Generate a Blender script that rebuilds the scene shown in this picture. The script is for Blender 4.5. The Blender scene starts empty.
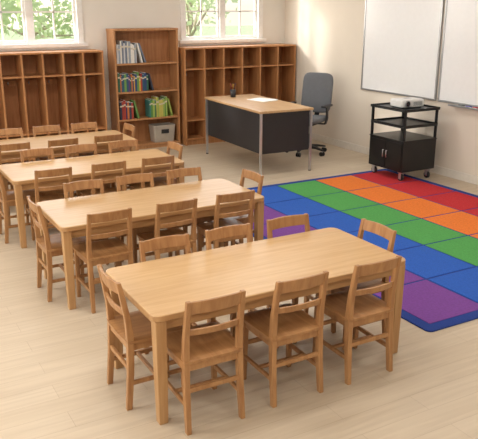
import bpy, bmesh, math, random
from mathutils import Vector, Matrix, noise
random.seed(7)
scn=bpy.context.scene
try:
    scn.view_settings.view_transform='Standard'
except Exception: pass

# ---------------------------------------------------------------- materials
def lin(c):
    return tuple(((x/255)/12.92 if x/255<=0.04045 else ((x/255+0.055)/1.055)**2.4) for x in c)+(1,)
def mat(name,col,rough=0.5,metal=0.0,noise_amt=0.04,scale=20,bump=0.0,bscale=200):
    m=bpy.data.materials.new(name); m.use_nodes=True
    nt=m.node_tree; b=nt.nodes['Principled BSDF']
    b.inputs['Roughness'].default_value=rough; b.inputs['Metallic'].default_value=metal
    tc=nt.nodes.new('ShaderNodeTexCoord'); n=nt.nodes.new('ShaderNodeTexNoise'); n.inputs['Scale'].default_value=scale
    nt.links.new(tc.outputs['Object'],n.inputs['Vector'])
    r=nt.nodes.new('ShaderNodeValToRGB')
    c=lin(col)
    r.color_ramp.elements[0].color=tuple(x*(1-noise_amt) for x in c[:3])+(1,)
    r.color_ramp.elements[1].color=tuple(min(1,x*(1+noise_amt)) for x in c[:3])+(1,)
    r.color_ramp.elements[0].position=.3; r.color_ramp.elements[1].position=.7
    nt.links.new(n.outputs['Fac'],r.inputs['Fac']); nt.links.new(r.outputs['Color'],b.inputs['Base Color'])
    if bump>0:
        n2=nt.nodes.new('ShaderNodeTexNoise'); n2.inputs['Scale'].default_value=bscale
        bp=nt.nodes.new('ShaderNodeBump'); bp.inputs['Strength'].default_value=bump; bp.inputs['Distance'].default_value=.004
        nt.links.new(tc.outputs['Object'],n2.inputs['Vector']); nt.links.new(n2.outputs['Fac'],bp.inputs['Height']); nt.links.new(bp.outputs['Normal'],b.inputs['Normal'])
    return m
def wood(name,c1,c2,vec,rough=0.4,vary=0.0):
    m=bpy.data.materials.new(name); m.use_nodes=True
    nt=m.node_tree; b=nt.nodes['Principled BSDF']; b.inputs['Roughness'].default_value=rough
    tc=nt.nodes.new('ShaderNodeTexCoord'); mp=nt.nodes.new('ShaderNodeMapping'); mp.inputs['Scale'].default_value=vec
    oi=nt.nodes.new('ShaderNodeObjectInfo'); add=nt.nodes.new('ShaderNodeVectorMath'); add.operation='ADD'
    mul=nt.nodes.new('ShaderNodeMath'); mul.operation='MULTIPLY'; mul.inputs[1].default_value=17.0
    nt.links.new(oi.outputs['Random'],mul.inputs[0]); nt.links.new(tc.outputs['Object'],mp.inputs['Vector'])
    nt.links.new(mp.outputs['Vector'],add.inputs[0]); nt.links.new(mul.outputs[0],add.inputs[1])
    n=nt.nodes.new('ShaderNodeTexNoise'); n.inputs['Scale'].default_value=1.0; n.inputs['Detail'].default_value=5; n.inputs['Distortion'].default_value=.6
    nt.links.new(add.outputs[0],n.inputs['Vector'])
    r=nt.nodes.new('ShaderNodeValToRGB'); r.color_ramp.elements[0].color=lin(c2); r.color_ramp.elements[1].color=lin(c1)
    r.color_ramp.elements[0].position=.32; r.color_ramp.elements[1].position=.66
    nt.links.new(n.outputs['Fac'],r.inputs['Fac'])
    if vary>0:
        hs=nt.nodes.new('ShaderNodeHueSaturation'); mr=nt.nodes.new('ShaderNodeMapRange')
        mr.inputs['To Min'].default_value=1-vary; mr.inputs['To Max'].default_value=1+vary
        nt.links.new(oi.outputs['Random'],mr.inputs['Value']); nt.links.new(mr.outputs[0],hs.inputs['Value'])
        nt.links.new(r.outputs['Color'],hs.inputs['Color']); nt.links.new(hs.outputs['Color'],b.inputs['Base Color'])
    else: nt.links.new(r.outputs['Color'],b.inputs['Base Color'])
    return m
M={}
M['top']=wood('maple_tabletop',(203,168,122),(190,151,104),(2.5,38,20),.36,.03)
M['edge']=wood('maple_edge',(184,142,95),(166,123,78),(3,30,30),.4)
M['tleg']=wood('maple_leg',(188,148,101),(172,129,84),(40,40,3),.4)
M['chair']=wood('chair_wood',(176,131,86),(154,108,67),(30,30,4),.4,.05)
M['seat']=wood('chair_seat_wood',(174,129,84),(152,106,65),(34,4,20),.36,.05)
M['cub']=wood('cubby_wood',(192,138,90),(172,116,70),(26,26,2.5),.45)
M['cubi']=wood('cubby_back_wood',(184,128,82),(162,108,64),(22,22,2.5),.5)
M['shelf']=wood('bookcase_wood',(190,140,94),(170,118,74),(26,26,2.5),.45)
M['desktop']=wood('desk_oak_top',(206,171,128),(192,153,109),(34,2.5,20),.35)
M['black']=mat('black_laminate',(44,44,47),.45)
M['blackm']=mat('black_metal',(24,24,26),.35,.2)
M['chrome']=mat('brushed_steel',(205,206,210),.32,.85)
M['white']=mat('white_paint',(240,239,236),.45)
M['trim']=mat('trim_paint',(224,217,206),.45)
M['wallb']=mat('wall_cream_paint',(234,230,222),.8,noise_amt=.015,scale=3,bump=.05)
M['wallr']=mat('wall_beige_paint',(225,215,200),.8,noise_amt=.015,scale=3,bump=.05)
M['ceil']=mat('ceiling_white',(240,238,233),.9)
M['fabric']=mat('grey_fabric',(108,111,116),.85,bump=.3,bscale=400)
M['fabricd']=mat('dark_plastic',(42,43,47),.5)
M['board']=mat('whiteboard_surface',(240,241,241),.25,noise_amt=.01)
M['alu']=mat('aluminium',(176,178,180),.35,.8)
M['paper']=mat('paper',(240,240,238),.7)
M['plw']=mat('projector_white',(225,225,222),.4)
M['lens']=mat('lens_glass',(20,22,30),.08)
M['red']=mat('marker_red',(190,40,40),.4)
M['basket']=mat('woven_basket',(172,162,148),.8,bump=.6,bscale=90)
M['rug_base']=mat('rug_navy',(20,56,136),.95,bump=.5,bscale=500)

def mesh_obj(name,bm,mats,smooth=False,loc=(0,0,0),rot=0):
    me=bpy.data.meshes.new(name); bm.to_mesh(me); bm.free()
    for m in mats: me.materials.append(m)
    if smooth:
        for p in me.polygons: p.use_smooth=True
    o=bpy.data.objects.new(name,me); scn.collection.objects.link(o); o.location=loc; o.rotation_euler=(0,0,rot)
    return o
class MB:
    def __init__(s): s.bm=bmesh.new(); s.mats=[]
    def mi(s,m):
        if m not in s.mats: s.mats.append(m)
        return s.mats.index(m)
    def merge(s,b,m,bev=0,seg=2,smooth=False,angle=0.5):
        if bev>0:
            b.normal_update()
            es=[e for e in b.edges if len(e.link_faces)==2 and e.calc_face_angle(0)>angle]
            bmesh.ops.bevel(b,geom=es,offset=bev,segments=seg,affect='EDGES',profile=.6)
        i=s.mi(m)
        bmesh.ops.recalc_face_normals(b,faces=b.faces[:])
        for f in b.faces: f.material_index=i; f.smooth=smooth
        t=bpy.data.meshes.new('t'); b.to_mesh(t); b.free(); s.bm.from_mesh(t); bpy.data.meshes.remove(t)
    def box(s,x0,x1,y0,y1,z0,z1,m,bev=0,mtx=None,seg=2):
        b=bmesh.new(); bmesh.ops.create_cube(b,size=1)
        for v in b.verts: v.co=Vector(((x0+x1)/2+v.co.x*(x1-x0),(y0+y1)/2+v.co.y*(y1-y0),(z0+z1)/2+v.co.z*(z1-z0)))
        if mtx: b.transform(mtx)
        s.merge(b,m,bev,seg)
    def loft(s,rings,m,bev=0,closed=True,smooth=False,angle=.5,mtx=None):
        b=bmesh.new(); vs=[[b.verts.new(p) for p in r] for r in rings]; n=len(rings[0])
        for i in range(len(vs)-1):
            for j in range(n):
                k=(j+1)%n; b.faces.new((vs[i][j],vs[i][k],vs[i+1][k],vs[i+1][j]))
        if closed: b.faces.new(vs[0][::-1]); b.faces.new(vs[-1])
        if mtx: b.transform(mtx)
        s.merge(b,m,bev,2,smooth,angle)
    def post(s,pts,m,bev=0.004):   # pts: (x,y,z,hx,hy)
        s.loft([[(x-a,y-c,z),(x+a,y-c,z),(x+a,y+c,z),(x-a,y+c,z)] for x,y,z,a,c in pts],m,bev,angle=.7)
    def cyl(s,p0,p1,r0,r1,m,seg=16,smooth=True):
        p0=Vector(p0);p1=Vector(p1); d=(p1-p0).normalized(); a=d.orthogonal().normalized(); c=d.cross(a)
        ring=lambda p,r:[tuple(p+(a*math.cos(2*math.pi*i/seg)+c*math.sin(2*math.pi*i/seg))*r) for i in range(seg)]
        b=bmesh.new(); vs=[[b.verts.new(q) for q in ring(p,r)] for p,r in((p0,r0),(p1,r1))]
        sf=[b.faces.new((vs[0][j],vs[0][(j+1)%seg],vs[1][(j+1)%seg],vs[1][j])) for j in range(seg)]
        b.faces.new(vs[0][::-1]); b.faces.new(vs[1])
        i=s.mi(m); bmesh.ops.recalc_face_normals(b,faces=b.faces[:])
        for f in b.faces: f.material_index=i; f.smooth=smooth and len(f.verts)==4
        t=bpy.data.meshes.new('t'); b.to_mesh(t); b.free(); s.bm.from_mesh(t); bpy.data.meshes.remove(t)
    def done(s,name,loc=(0,0,0),rot=0):
        return mesh_obj(name,s.bm,s.mats,False,loc,rot)
def rrect(x0,x1,y0,y1,r,n=6):
    pts=[]
    for cx,cy,a0 in((x1-r,y0+r,-90),(x1-r,y1-r,0),(x0+r,y1-r,90),(x0+r,y0+r,180)):
        for i in range(n+1):
            a=math.radians(a0+90*i/n); pts.append((cx+r*math.cos(a),cy+r*math.sin(a)))
    return pts

XR=6.30; YB=9.70; XL=-2.6; YF=-2.2; ZC=2.9
# ---------------------------------------------------------------- floor
def floor_mat():
    m=bpy.data.materials.new('vinyl_plank_floor'); m.use_nodes=True; nt=m.node_tree; b=nt.nodes['Principled BSDF']
    tc=nt.nodes.new('ShaderNodeTexCoord'); br=nt.nodes.new('ShaderNodeTexBrick')
    br.inputs['Scale'].default_value=1.0; br.inputs['Brick Width'].default_value=1.2; br.inputs['Row Height'].default_value=.15
    br.inputs['Mortar Size'].default_value=.0013; br.inputs['Mortar Smooth'].default_value=.3
    br.inputs['Color1'].default_value=lin((205,189,166)); br.inputs['Color2'].default_value=lin((199,182,158)); br.inputs['Mortar'].default_value=lin((178,159,135))
    br.offset=.37
    nt.links.new(tc.outputs['Object'],br.inputs['Vector'])
    mp=nt.nodes.new('ShaderNodeMapping'); mp.inputs['Scale'].default_value=(1.6,26,1); n=nt.nodes.new('ShaderNodeTexNoise'); n.inputs['Scale'].default_value=1; n.inputs['Detail'].default_value=6; n.inputs['Distortion'].default_value=.8
    nt.links.new(tc.outputs['Object'],mp.inputs['Vector']); nt.links.new(mp.outputs['Vector'],n.inputs['Vector'])
    r=nt.nodes.new('ShaderNodeValToRGB'); r.color_ramp.elements[0].color=(.82,.79,.76,1); r.color_ramp.elements[1].color=(1.0,1.0,1.0,1); r.color_ramp.elements[0].position=.3; r.color_ramp.elements[1].position=.65
    nt.links.new(n.outputs['Fac'],r.inputs['Fac'])
    mx=nt.nodes.new('ShaderNodeMixRGB'); mx.blend_type='MULTIPLY'; mx.inputs['Fac'].default_value=.65
    nt.links.new(br.outputs['Color'],mx.inputs['Color1']); nt.links.new(r.outputs['Color'],mx.inputs['Color2']); nt.links.new(mx.outputs['Color'],b.inputs['Base Color'])
    b.inputs['Roughness'].default_value=.48
    return m
fm=floor_mat()
a=MB(); a.box(XL-.1,XR+.1,YF-.1,YB+.2,-.1,0,fm); a.done('floor')
a=MB(); a.box(XL-.1,XR+.1,YF-.1,YB+.2,ZC,ZC+.1,M['ceil']); a.done('ceiling')
# walls : back wall has two window openings
W1=(1.54,2.97); W2=(4.47,5.87); WZ=(1.50,2.62)
a=MB(); T=.18
for x0,x1 in((XL,W1[0]),(W1[1],W2[0]),(W2[1],XR)): a.box(x0,x1,YB,YB+T,0,ZC,M['wallb'])
for w in(W1,W2):
    a.box(w[0],w[1],YB,YB+T,0,WZ[0],M['wallb']); a.box(w[0],w[1],YB,YB+T,WZ[1],ZC,M['wallb'])
a.done('wall_back')
a=MB(); a.box(XR,XR+.1,YF,YB+T,0,ZC,M['wallr']); a.done('wall_right')
# left wall with big openings
LW=[(0.2,2.4),(3.0,5.2),(5.8,8.0)]
a=MB()
ys=[YF]+[v for p in LW for v in p]+[YB]
for i in range(0,len(ys),2): a.box(XL-.1,XL,ys[i],ys[i+1],0,ZC,M['wallb'])
for p in LW:
    a.box(XL-.1,XL,p[0],p[1],0,.9,M['wallb']); a.box(XL-.1,XL,p[0],p[1],2.6,ZC,M['wallb'])
a.done('wall_left')
a=MB(); a.box(XL,XR,YF-.1,YF,0,ZC,M['wallb']); a.done('wall_front')
a=MB(); a.box(XR-.014,XR,YF,YB,0,.10,M['trim'],.003); a.done('baseboard_right')
a=MB(); a.box(XL,XR-.014,YB-.014,YB,0,.10,M['trim'],.003); a.done('baseboard_back')

glass=bpy.data.materials.new('window_glass'); glass.use_nodes=True; nt=glass.node_tree; nt.nodes.clear()
o=nt.nodes.new('ShaderNodeOutputMaterial'); mx=nt.nodes.new('ShaderNodeMixShader'); tr=nt.nodes.new('ShaderNodeBsdfTransparent'); gl=nt.nodes.new('ShaderNodeBsdfGlossy'); gl.inputs['Roughness'].default_value=.02
mx.inputs[0].default_value=.04; nt.links.new(tr.outputs[0],mx.inputs[1]); nt.links.new(gl.outputs[0],mx.inputs[2]); nt.links.new(mx.outputs[0],o.inputs['Surface'])
def window(name,w):
    a=MB(); x0,x1=w; z0,z1=WZ; W=M['white']; y=YB
    c=.07
    a.box(x0-.01,x0+c,y-.02,y+.06,z0,z1,W,.004); a.box(x1-c,x1+.01,y-.02,y+.06,z0,z1,W,.004)
    a.box(x0-.01,x1+.01,y-.02,y+.06,z1-c,z1+.01,W,.004)
    a.box(x0-.05,x1+.05,y-.07,y+.08,z0-.03,z0+.02,W,.006)
    a.box(x0-.03,x1+.03,y-.018,y-.0,z0-.06,z0-.03,W,.004)
    a.box(x0+c,x1-c,y+.03,y+.09,z0+.02,z0+.07,W,.004)
    xm=(x0+x1)/2
    a.box(xm-.04,xm+.04,y+.01,y+.09,z0+.02,z1-c,W,.004)
    for s0,s1 in((x0+c,xm-.04),(xm+.04,x1-c)):
        a.box(s0,s0+.03,y+.04,y+.08,z0+.07,z1-c,W); a.box(s1-.03,s1,y+.04,y+.08,z0+.07,z1-c,W)
        q=(s0+s1)/2; a.box(q-.01,q+.01,y+.05,y+.075,z0+.07,z1-c,W)
        for zz in(z0+.43,z0+.76): a.box(s0,s1,y+.05,y+.075,zz-.01,zz+.01,W)
    a.box(x0+c,x1-c,y+.058,y+.062,z0+.05,z1-c,glass)
    a.done(name)
window('window_1',W1); window('window_2',W2)

# ---------------------------------------------------------------- tables
HT=.602; L=1.59; Wd=.725
def table_mesh():
    a=MB()
    pr=rrect(-L/2,L/2,-Wd/2,Wd/2,.05)
    def ring(z,ins):
        return [(x*(1-2*ins/L),y*(1-2*ins/Wd),z) for x,y in pr]
    a.loft([ring(HT-.034,.005),ring(HT-.030,0),ring(HT-.006,0)],M['edge'],0)
    a.loft([ring(HT-.006,0),ring(HT-.0015,.0015),ring(HT,.006)],M['top'],0)
    ix=L/2-.055; iy=Wd/2-.05
    for s in(-1,1):
        a.box(-ix,ix,s*iy-.011,s*iy+.011,HT-.095,HT-.034,M['edge'],.002)
        a.box(s*ix-.011,s*ix+.011,-iy,iy,HT-.095,HT-.034,M['edge'],.002)
        for t in(-1,1):
            cx=s*(L/2-.042); cy=t*(Wd/2-.042)
            a.post([(cx,cy,0,.024,.024),(cx,cy,.3,.028,.028),(cx,cy,HT-.034,.03,.03)],M['tleg'],.006)
    return a
tb=table_mesh().done('classroom_table')
TXS=[1.90,1.90,1.90,1.92]
TY=[3.145,4.72,6.17,7.46]
tb.location=(TXS[0],TY[0],0)
for x,y in zip(TXS[1:],TY[1:]):
    o=bpy.data.objects.new('classroom_table',tb.data); scn.collection.objects.link(o); o.location=(x,y,0)

# ---------------------------------------------------------------- chair (faces +Y)
def chair():
    a=MB(); C=M['chair']
    for s in(-1,1):
        a.post([(s*.149,-.168,0,.0125,.015),(s*.146,-.150,.20,.0145,.017),(s*.144,-.142,.38,.0155,.018),(s*.144,-.150,.50,.0145,.016),(s*.143,-.169,.61,.013,.014),(s*.142,-.188,.708,.012,.012)],C)
        a.post([(s*.149,.150,0,.0125,.0125),(s*.145,.140,.37,.016,.016)],C)
        a.box(s*.147-.008,s*.147+.008,-.15,.14,.135,.158,C,.004)
        a.box(s*.145-.008,s*.145+.008,-.14,.13,.33,.37,C,.002)
    a.box(-.146,.146,-.012,.008,.138,.156,C,.004)
    a.box(-.143,.143,-.160,-.144,.215,.240,C,.004)
    a.box(-.143,.143,.136,.150,.215,.240,C,.004)
    a.box(-.142,.142,.132,.148,.33,.37,C,.002); a.box(-.142,.142,-.152,-.136,.33,.37,C,.002)
    def rail(z0,z1,t,bow,y0,y1,tw=0,hw=.136):
        rings=[]
        for i in range(9):
            u=-1+2*i/8; x=u*hw; k=-(1-u*u)*bow; top=z1+tw*(1-u*u)
            rings.append([(x,y0+k-t/2,z0),(x,y0+k+t/2,z0),(x,y1+k+t/2,top),(x,y1+k-t/2,top)])
        a.loft(rings,C,.004,angle=.8)
    rail(.640,.704,.016,.018,-.175,-.187,.004)
    rail(.520,.554,.014,.016,-.155,-.161)
    nx,ny=14,14; b=bmesh.new(); hw,y0,y1=.174,-.168,.178; zt=.393; th=.022
    def xy(i,j):
        u=-1+2*i/nx; v=-1+2*j/ny
        w=hw*(1-.05*(1-v)/2)
        x=u*w*(1-.035*abs(v)**6); y=(y0+y1)/2+v*(y1-y0)/2*(1-.035*abs(u)**6)
        return u,v,x,y
    top=[];bot=[]
    for j in range(ny+1):
        rt=[];rb=[]
        for i in range(nx+1):
            u,v,x,y=xy(i,j)
            d=-.009*(1-u*u)*(1-min(1,(v+.15)**2))-.006*max(0,v-.7)
            e=-.004*(max(abs(u),abs(v))**16)
            rt.append(b.verts.new((x,y,zt+d+e))); rb.append(b.verts.new((x*.985,y*.985,zt-th)))
        top.append(rt);bot.append(rb)
    for j in range(ny):
        for i in range(nx):
            b.faces.new((top[j][i],top[j][i+1],top[j+1][i+1],top[j+1][i])); b.faces.new((bot[j][i],bot[j+1][i],bot[j+1][i+1],bot[j][i+1]))
    for i in range(nx):
        b.faces.new((top[0][i],bot[0][i],bot[0][i+1],top[0][i+1])); b.faces.new((top[ny][i],top[ny][i+1],bot[ny][i+1],bot[ny][i]))
    for j in range(ny):
        b.faces.new((top[j][0],top[j+1][0],bot[j+1][0],bot[j][0])); b.faces.new((top[j][nx],bot[j][nx],bot[j+1][nx],top[j+1][nx]))
    a.merge(b,M['seat'],0)
    return a
first=None
def put_chair(x,y,rot):
    global first
    if first is None:
        first=chair().done('school_chair',(x,y,0),rot); return
    o=bpy.data.objects.new('school_chair',first.data); scn.collection.objects.link(o); o.location=(x,y,0); o.rotation_euler=(0,0,rot)
for i,ty in enumerate(TY):
    yn=ty-Wd/2+.055+(0,.015,0,0)[i]; yf=ty+Wd/2-.145; tx=TXS[i]
    for k,(xn,xf) in enumerate(((1.37,1.495),(1.86,1.92),(2.34,2.355))):
        put_chair(xn+(0,.03,.045-.01*k,0)[i],yn+random.uniform(-.01,.01),random.uniform(-.025,.025))
        put_chair(xf,yf+random.uniform(0,.008),math.pi+random.uniform(-.015,.015))
    put_chair(tx-L/2+.105,ty+.02,-math.pi/2)
    put_chair(tx+L/2-(.125,.085,.12,.13)[i],ty+(-.01,.02,.02,.02)[i],math.pi/2)

# ---------------------------------------------------------------- cubbies
def cubby(x0,x1,n,name):
    a=MB(); H=1.43; y0=9.31; y1=YB-.016; t=.024; C=M['cub']
    a.box(x0,x1,y0-.006,y1,H-t,H,C,.003)
    for i in range(n+1):
        x=x0+t/2+(x1-x0-t)*i/n
        a.box(x-t/2,x+t/2,y0,y1,0,H-t,C,.002)
    a.box(x0+t,x1-t,y1-.01,y1,.08,H-t,M['cubi'])
    for i in range(n):
        xa=x0+t+(x1-x0-t)*i/n; xb=x0+(x1-x0-t)*(i+1)/n
        for z in(.08,.36,1.11):
            a.box(xa,xb,y0+.004,y1-.01,z,z+.02,C,.001)
        a.box(xa,xb,y0+.03,y0+.045,0,.08,C)
        a.box(xa,xb,y1-.028,y1-.01,.98,1.05,C,.001)
        xm=(xa+xb)/2
        a.cyl((xm,y1-.028,1.02),(xm,y1-.07,1.01),.006,.006,M['alu'],8); a.cyl((xm,y1-.07,1.00),(xm,y1-.075,1.04),.006,.007,M['alu'],8)
    a.done(name)
cubby(1.20,3.12,7,'coat_cubby'); cubby(4.33,6.27,6,'coat_cubby')

# ---------------------------------------------------------------- bookcase
BX0,BX1,BY0,BY1,BH=3.305,4.275,9.39,YB-.016,1.705
a=MB(); t=.028; C=M['shelf']
a.box(BX0,BX0+t,BY0,BY1,0,BH-t,C,.003); a.box(BX1-t,BX1,BY0,BY1,0,BH-t,C,.003)
a.box(BX0-.004,BX1+.004,BY0-.006,BY1,BH-t,BH,C,.004)
a.box(BX0+t,BX1-t,BY1-.01,BY1,.05,BH-t,M['cubi'])
SZ=[.07,.45,.84,1.235]
for z in SZ: a.box(BX0+t,BX1-t,BY0+.004,BY1-.01,z-.025,z,C,.002)
a.box(BX0+t,BX1-t,BY0+.02,BY0+.035,0,.045,C)
a.done('bookcase')
cols={}
def bc(c):
    if c not in cols: cols[c]=mat('book_cover_%d'%len(cols),c,.5)
    return cols[c]
def books(x0,x1,z,pal,hmin,hmax,lean_last=0):
    a=MB(); x=x0; z+=.0005
    while x<x1-.02:
        w=random.uniform(.016,.034); h=random.uniform(hmin,hmax); d=random.uniform(.15,.2); c=bc(random.choice(pal))
        if x+w>x1: break
        y0=BY0+.02
        a.box(x,x+w-.001,y0,y0+d,z,z+h,c,.002)
        a.box(x+.002,x+w-.003,y0+.003,y0+d+.002,z+.003,z+h+.001,M['paper'])
        a.box(x-.0,x+w-.001,y0-.0006,y0+.002,z+h*.72,z+h*.8,bc((200,190,168)))
        x+=w
    for k in range(lean_last):
        w=.024; h=hmax*.9; ang=math.radians(14+5*k)
        bx=x+h*math.sin(ang)+.002
        mt=Matrix.Translation((bx,0,z))@Matrix.Rotation(-ang,4,'Y')
        a.box(0,w,BY0+.02,BY0+.19,0,h,bc(random.choice(pal)),.002,mtx=mt)
        x=bx+w/math.cos(ang)-h*math.sin(ang)
    a.done('books')
light=[(200,200,202),(176,182,190),(222,219,212),(150,158,168),(214,210,200),(112,122,138)]
mixc=[(56,48,92),(44,66,112),(46,96,74),(160,62,50),(204,164,60),(50,56,72),(94,60,120),(104,146,78),(44,84,108),(190,110,60)]
grn=[(88,136,68),(150,172,84),(70,112,76),(190,180,90),(60,120,112)]
books(BX0+.04,BX0+.36,SZ[3],light,.24,.31,2)
books(BX0+.04,BX0+.50,SZ[2],mixc,.2,.27,1)
books(BX0+.05,BX0+.26,SZ[1],mixc,.2,.29,1)
books(BX0+.50,BX0+.80,SZ[1],grn,.24,.29,1)
# storage basket
a=MB(); bx0,bx1,by0,by1,bz=3.86,4.215,BY0+.02,BY0+.25,.071
def rr(z,i): return [(x,y,z) for x,y in rrect(bx0+i,bx1-i,by0+i,by1-i,.03)]
a.loft([rr(bz,.02),rr(bz+.24,.0),rr(bz+.25,.003),rr(bz+.24,.012),rr(bz+.03,.03)],M['basket'],0)
a.box(3.98,4.10,by0-.002,by0+.012,bz+.13,bz+.19,M['fabricd'],.003)
a.done('storage_basket')

# ---------------------------------------------------------------- teacher desk (long axis Y)
a=MB(); DW,DL,DH=.76,1.60,.80
a.box(0,DW,0,DL,DH-.03,DH,M['desktop'],.006)
a.box(.035,.055,.04,DL-.04,.27,DH-.03,M['black'],.002)       # modesty panel
a.box(.055,DW-.04,.035,.055,.27,DH-.03,M['black'],.002)
a.box(.055,DW-.04,DL-.055,DL-.035,.27,DH-.03,M['black'],.002)
a.box(.25,DW-.04,.055,.47,.27,DH-.03,M['black'],.002)
for i in range(2):
    z0=.285+i*.24; a.box(DW-.04,DW-.022,.065,.46,z0,z0+.225,M['black'],.003); a.cyl((DW-.012,.2,z0+.15),(DW-.012,.33,z0+.15),.005,.005,M['chrome'],8)
    a.box(DW-.024,DW-.01,.198,.204,z0+.147,z0+.153,M['chrome']); a.box(DW-.024,DW-.01,.326,.332,z0+.147,z0+.153,M['chrome'])
for x in(.022,DW-.022):
    for y in(.022,DL-.022):
        a.box(x-.014,x+.014,y-.014,y+.014,0.012,DH-.03,M['chrome'],.003); a.cyl((x,y,0),(x,y,.013),.018,.016,M['fabricd'],12)
desk=a.done('teacher_desk',(4.27,7.07,0),math.radians(-2))
a=MB(); cz=.801
a.cyl((0,0,0),(0,0,.10),.035,.04,M['fabricd'],20)
for i in range(6):
    an=i*1.05; a.cyl((.015*math.cos(an),.015*math.sin(an),.09),(.04*math.cos(an),.04*math.sin(an),.19),.004,.004,bc(mixc[i]),6)
a.done('pencil_cup',(4.66,8.45,cz))
a=MB(); a.box(-.13,.13,-.17,.17,0,.004,M['paper']); a.box(-.11,.14,-.16,.16,.004,.008,M['paper'],mtx=Matrix.Rotation(.2,4,'Z'))
a.done('paper_stack',(4.85,7.98,.801),.2)

# ---------------------------------------------------------------- office chair (faces +Y locally)
a=MB(); P=M['fabricd']; F=M['fabric']
for i in range(5):
    an=math.radians(90+72*i); dx,dy=math.cos(an),math.sin(an)
    def rg(r,w,z,h):
        px,py=-dy,dx
        return [(dx*r-px*w,dy*r-py*w,z-h),(dx*r+px*w,dy*r+py*w,z-h),(dx*r+px*w,dy*r+py*w,z),(dx*r-px*w,dy*r-py*w,z)]
    a.loft([rg(.03,.03,.13,.05),rg(.18,.022,.115,.03),rg(.30,.017,.09,.02)],P,.004)
    cx,cy=dx*.285,dy*.285
    a.cyl((cx-dy*.028,cy+dx*.028,.03),(cx-dy*.008,cy+dx*.008,.03),.03,.03,M['blackm'],16)
    a.cyl((cx+dy*.008,cy-dx*.008,.03),(cx+dy*.028,cy-dx*.028,.03),.03,.03,M['blackm'],16)
    a.cyl((cx,cy,.03),(cx,cy,.085),.009,.009,M['chrome'],8)
a.cyl((0,0,.08),(0,0,.17),.04,.035,P,20); a.cyl((0,0,.15),(0,0,.28),.027,.027,P,20); a.cyl((0,0,.28),(0,0,.42),.018,.018,M['chrome'],16)
a.box(-.12,.12,-.13,.12,.41,.445,P,.008)
def cush(cx,cy,cz,sx,sy,sz,m,mtx=None,pw=.35,curve=0):
    b=bmesh.new(); bmesh.ops.create_uvsphere(b,u_segments=32,v_segments=16,radius=1)
    for v in b.verts:
        c=[math.copysign(abs(q)**pw,q) for q in v.co]; 
        c[2]=math.copysign(abs(v.co.z)**.6,v.co.z)
        v.co=Vector((c[0]*sx/2,c[1]*sy/2,c[2]*sz/2+curve*(c[0]**2)))
    if mtx: b.transform(mtx)
    b.transform(Matrix.Translation((cx,cy,cz)))
    a.merge(b,m,0,smooth=True)
cush(0,.01,.485,.50,.48,.09,F,curve=.015)
mt=Matrix.Rotation(math.radians(90+10),4,'X')
cush(0,-.27,.83,.46,.56,.075,F,mtx=mt,curve=.03)
a.loft([[( -.035,-.10,.42),(.035,-.10,.42),(.035,-.10,.44),(-.035,-.10,.44)],[(-.035,-.29,.43),(.035,-.29,.43),(.035,-.28,.455),(-.035,-.28,.455)],[(-.035,-.335,.55),(.035,-.335,.55),(.035,-.315,.55),(-.035,-.315,.55)],[(-.03,-.35,.85),(.03,-.35,.85),(.03,-.32,.85),(-.03,-.32,.85)]],P,.004)
for s in(-1,1):
    a.loft([[(s*.10,-.05,.425),(s*.10,.01,.425),(s*.10,.01,.44),(s*.10,-.05,.44)],[(s*.265,-.05,.43),(s*.265,.01,.43),(s*.25,.01,.445),(s*.25,-.05,.445)],[(s*.29,-.045,.50),(s*.29,.005,.50),(s*.272,.005,.50),(s*.272,-.045,.50)],[(s*.288,-.05,.675),(s*.288,.01,.675),(s*.268,.01,.675),(s*.268,-.05,.675)]],P,.003)
    a.box(s*.278-.035,s*.278+.035,-.14,.12,.672,.70,P,.012,seg=3)
a.done('office_chair',(5.60,7.98,0),math.radians(121))

# ---------------------------------------------------------------- AV cart
a=MB(); K=M['blackm']; cw,cl=.52,.60; z0=.11
a.box(0,cw,0,cl,z0,.47,K,.004)
a.box(-.006,0,.02,cl/2-.003,z0+.02,.45,K,.002); a.box(-.006,0,cl/2+.003,cl-.02,z0+.02,.45,K,.002)
for q in(-.03,.03):
    a.cyl((-.02,cl/2+q,.25),(-.02,cl/2+q,.34),.005,.005,M['chrome'],8)
    for zz in(.255,.335): a.box(-.02,-.004,cl/2+q-.004,cl/2+q+.004,zz-.004,zz+.004,M['chrome'])
for x in(.015,cw-.015):
    for y in(.015,cl-.015): a.box(x-.013,x+.013,y-.013,y+.013,.47,.83,K,.002)
a.box(-.005,cw+.005,-.005,cl+.005,.47,.485,K,.003)
a.box(0,cw,0,cl,.63,.645,K,.002)
for (u0,u1,v0,v1) in((0,cw,0,.012),(0,cw,cl-.012,cl),(0,.012,0,cl),(cw-.012,cw,0,cl)): a.box(u0,u1,v0,v1,.645,.665,K,.001)
a.box(-.01,cw+.01,-.01,cl+.01,.82,.835,K,.003)
for (u0,u1,v0,v1) in((-.01,cw+.01,-.01,.002),(-.01,cw+.01,cl-.002,cl+.01),(-.01,.002,-.01,cl+.01),(cw-.002,cw+.01,-.01,cl+.01)): a.box(u0,u1,v0,v1,.835,.852,K,.001)
for x in(.05,cw-.05):
    dz=0 if x<.2 else -.0135
    for y in(.06,cl-.06):
        a.cyl((x-.014,y,.04+dz),(x+.014,y,.04+dz),.04,.04,M['fabricd'],20); a.cyl((x-.016,y,.04+dz),(x+.016,y,.04+dz),.018,.018,M['red'],12)
        a.box(x-.022,x-.017,y-.02,y+.02,.02,.1,M['chrome']); a.box(x+.017,x+.022,y-.02,y+.02,.02,.1,M['chrome']); a.box(x-.03,x+.03,y-.03,y+.03,.098,.111,M['chrome'])
a.done('av_cart',(5.56,5.98,.0138),0)
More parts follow.
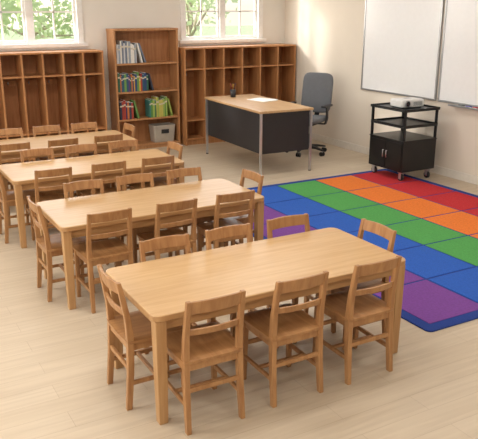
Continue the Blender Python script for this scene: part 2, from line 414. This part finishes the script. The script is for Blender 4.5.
# projector
a=MB()
a.loft([[(x,y,z) for x,y in rrect(-.17+i,.17-i,-.12+i,.12-i,.03)] for z,i in((.012,.008),(.02,.0),(.085,.0),(.098,.008),(.10,.02))],M['plw'],0)
a.cyl((-.09,-.115,.055),(-.09,-.135,.055),.036,.036,M['alu'],24); a.cyl((-.09,-.135,.055),(-.09,-.138,.055),.028,.028,M['lens'],24)
for i in range(6): a.box(.0,.13,-.1215,-.119,.03+i*.008,.033+i*.008,M['fabricd'])
a.box(-.03,.06,.0,.05,.099,.102,M['alu'],.001)
for x in(-.13,.13):
    for y in(-.09,.09): a.cyl((x,y,0),(x,y,.016),.012,.012,M['fabricd'],10)
a.done('projector',(5.83,6.26,.850),math.radians(-4))

# ---------------------------------------------------------------- whiteboards
def wb(name,y0,y1,z0,z1):
    a=MB(); x=XR-.002
    a.box(x-.016,x,y0+.01,y1-.01,z0+.01,z1-.01,M['board'])
    f=.022; A=M['alu']
    for b in((y0,y1,z0,z0+f),(y0,y1,z1-f,z1),(y0,y0+f,z0+f,z1-f),(y1-f,y1,z0+f,z1-f)): a.box(x-.024,x,*b,A,.002)
    a.done(name)
wb('whiteboard',6.25,7.68,.895,2.13); wb('whiteboard',4.20,6.21,.895,2.13)
a=MB(); a.box(XR-.09,XR-.002,4.5,5.97,.872,.884,M['alu'],.003); a.box(XR-.094,XR-.086,4.5,5.97,.872,.896,M['alu'],.002)
for i,c in enumerate(((190,40,40),(40,40,150),(30,30,30))):
    a.cyl((XR-.055,5.62+i*.11,.892),(XR-.05,5.53+i*.11,.892),.008,.008,bc(c),10)
a.box(XR-.075,XR-.035,5.25,5.38,.885,.91,M['fabricd'],.004)
a.done('marker_tray')

# ---------------------------------------------------------------- rug
a=MB(); rx0,rx1,ry0,ry1=3.03,5.90,2.90,6.64
rp=rrect(rx0,rx1,ry0,ry1,.04)
a.loft([[(x,y,.0005) for x,y in rp],[(x,y,.010) for x,y in rp]],M['rug_base'],0)
rc=[(118,64,146),(32,90,184),(78,158,78),(230,122,42),(194,36,44)]
rm=[mat('rug_pile_%d'%i,c,.95,noise_amt=.10,scale=60,bump=.6,bscale=450) for i,c in enumerate(rc)]
bd=.075; nx,ny=5,6; g=.010
tw=(rx1-rx0-2*bd)/nx; tl=(ry1-ry0-2*bd)/ny
for i in range(nx):
    for j in range(ny):
        x=rx0+bd+i*tw; y=ry0+bd+j*tl
        a.box(x+g,x+tw-g,y+g,y+tl-g,.009,.013,rm[i],.001,seg=1)
a.done('rainbow_rug')

# ---------------------------------------------------------------- outdoors
gm=mat('grass',(200,214,170),.9,noise_amt=.2,scale=3)
def leafmat(name,col):
    m=mat(name,col,.8,noise_amt=.25,scale=5); nt=m.node_tree; b=nt.nodes['Principled BSDF']
    t=nt.nodes.new('ShaderNodeBsdfTranslucent'); t.inputs['Color'].default_value=lin(col); mx=nt.nodes.new('ShaderNodeMixShader'); mx.inputs[0].default_value=.5
    nt.links.new(b.outputs[0],mx.inputs[1]); nt.links.new(t.outputs[0],mx.inputs[2]); nt.links.new(mx.outputs[0],nt.nodes['Material Output'].inputs['Surface'])
    return m
lms=[leafmat('foliage_a',(216,228,190)),leafmat('foliage_b',(202,218,172))]; bk=mat('bark',(190,176,158),.9)
a=MB(); a.box(-6.5,50,YB+.3,70,-.15,-.05,gm); a.done('lawn')
a=MB(); a.box(-7,-6.8,-6,14,-.15,4.6,M['wallr']); a.done('sun_blocker_wall')  # unseen wall, added to keep low sun out of the left openings
def tree(x,y,h,r):
    a=MB(); a.cyl((x,y,-.048),(x,y,h*.65),.12,.07,bk,12)
    cl=[]
    for k in range(9):
        an=random.uniform(0,6.28); rr_=random.uniform(.2,.9)*r
        c=Vector((x+math.cos(an)*rr_,y+math.sin(an)*rr_,h*.5+random.uniform(-.4,.55)*r)); cl.append(c)
        a.cyl((x,y,h*.3),tuple(c),.05,.02,bk,6)
    b=bmesh.new()
    for c in cl:
        for q in range(100):
            p=c+Vector([random.gauss(0,.42) for _ in range(3)])*r*.42
            if p.z<.15: continue
            u=Vector([random.gauss(0,1) for _ in range(3)]).normalized(); v=u.orthogonal().normalized(); s=random.uniform(.07,.16)
            b.faces.new([b.verts.new(p+u*s),b.verts.new(p+v*s*.6),b.verts.new(p-u*s),b.verts.new(p-v*s*.6)])
    a.merge(b,random.choice(lms),0)
    a.done('tree')
for x,y,h,r in((2.5,19,3.2,2.0),(5.3,23,3.6,2.2),(10.5,22,3.4,2.2),(14.5,21,3.2,2.2),(0.0,24,4,2.2)): tree(x,y,h,r)

# ---------------------------------------------------------------- lights
w=bpy.data.worlds.new('sky'); scn.world=w; w.use_nodes=True; nt=w.node_tree
sk=nt.nodes.new('ShaderNodeTexSky'); sk.sky_type='HOSEK_WILKIE'; sk.turbidity=8; sk.ground_albedo=.5
sk.sun_direction=Vector((-.65,.6,.4)).normalized()
hs=nt.nodes.new('ShaderNodeHueSaturation'); hs.inputs['Saturation'].default_value=.5
nt.links.new(sk.outputs[0],hs.inputs['Color']); nt.links.new(hs.outputs['Color'],nt.nodes['Background'].inputs['Color']); nt.nodes['Background'].inputs['Strength'].default_value=9.5
sd=bpy.data.lights.new('sun','SUN'); sd.energy=3.0; sd.angle=.12; sd.color=(1,.96,.9)
so=bpy.data.objects.new('sun',sd); scn.collection.objects.link(so)
so.rotation_euler=Vector((1.3,-.95,-.62)).to_track_quat('-Z','Y').to_euler(); so.location=(-10,20,10)
pe=bpy.data.materials.new('added_panel_diffuser'); pe.use_nodes=True; pb=pe.node_tree.nodes['Principled BSDF']; pb.inputs['Emission Color'].default_value=(1,.97,.93,1); pb.inputs['Emission Strength'].default_value=2; pb.inputs['Base Color'].default_value=(.9,.9,.9,1)
for i,x in enumerate((-.8,1.7,4.3)):  # out-of-view ceiling panels, added to light the room
    for j,y in enumerate((.6,3.6,6.8)):
        a=MB(); a.box(x-.62,x+.62,y-.32,y+.32,ZC-.03,ZC-.001,M['white'],.004); a.box(x-.58,x+.58,y-.28,y+.28,ZC-.034,ZC-.029,pe); a.done('added_ceiling_light')
        ld=bpy.data.lights.new('panel','AREA'); ld.shape='RECTANGLE'; ld.size=1.15; ld.size_y=.55; ld.energy=(15,17,19)[j]; ld.color=(1,.98,.95)
        lo=bpy.data.objects.new('added_panel_light',ld); scn.collection.objects.link(lo); lo.location=(x,y,ZC-.05)
for p in LW:  # added area lamps imitating window light along the unseen left wall
    ld=bpy.data.lights.new('daylight','AREA'); ld.shape='RECTANGLE'; ld.size=2.1; ld.size_y=1.6; ld.energy=42; ld.color=(1,.99,.98)
    lo=bpy.data.objects.new('daylight_fill',ld); scn.collection.objects.link(lo); lo.location=(XL+.02,(p[0]+p[1])/2,1.75); lo.rotation_euler=Vector((1,0,-.15)).to_track_quat('-Z','Y').to_euler()
for wv in(W1,W2):
    ld=bpy.data.lights.new('daylight_b','AREA'); ld.shape='RECTANGLE'; ld.size=1.2; ld.size_y=.95; ld.energy=15; ld.color=(1,.99,.98)
    lo=bpy.data.objects.new('daylight_fill',ld); scn.collection.objects.link(lo); lo.location=((wv[0]+wv[1])/2,YB-.08,2.08); lo.rotation_euler=Vector((0,-1,-.4)).to_track_quat('-Z','Y').to_euler()

cd=bpy.data.cameras.new('camera'); cd.lens=690.7/478*36; cd.sensor_width=36; cd.sensor_fit='HORIZONTAL'; cd.clip_end=200
co=bpy.data.objects.new('camera',cd); scn.collection.objects.link(co); co.location=(0,0,2.0); co.rotation_euler=(math.pi/2-.2991,0,-.5125)
scn.camera=co
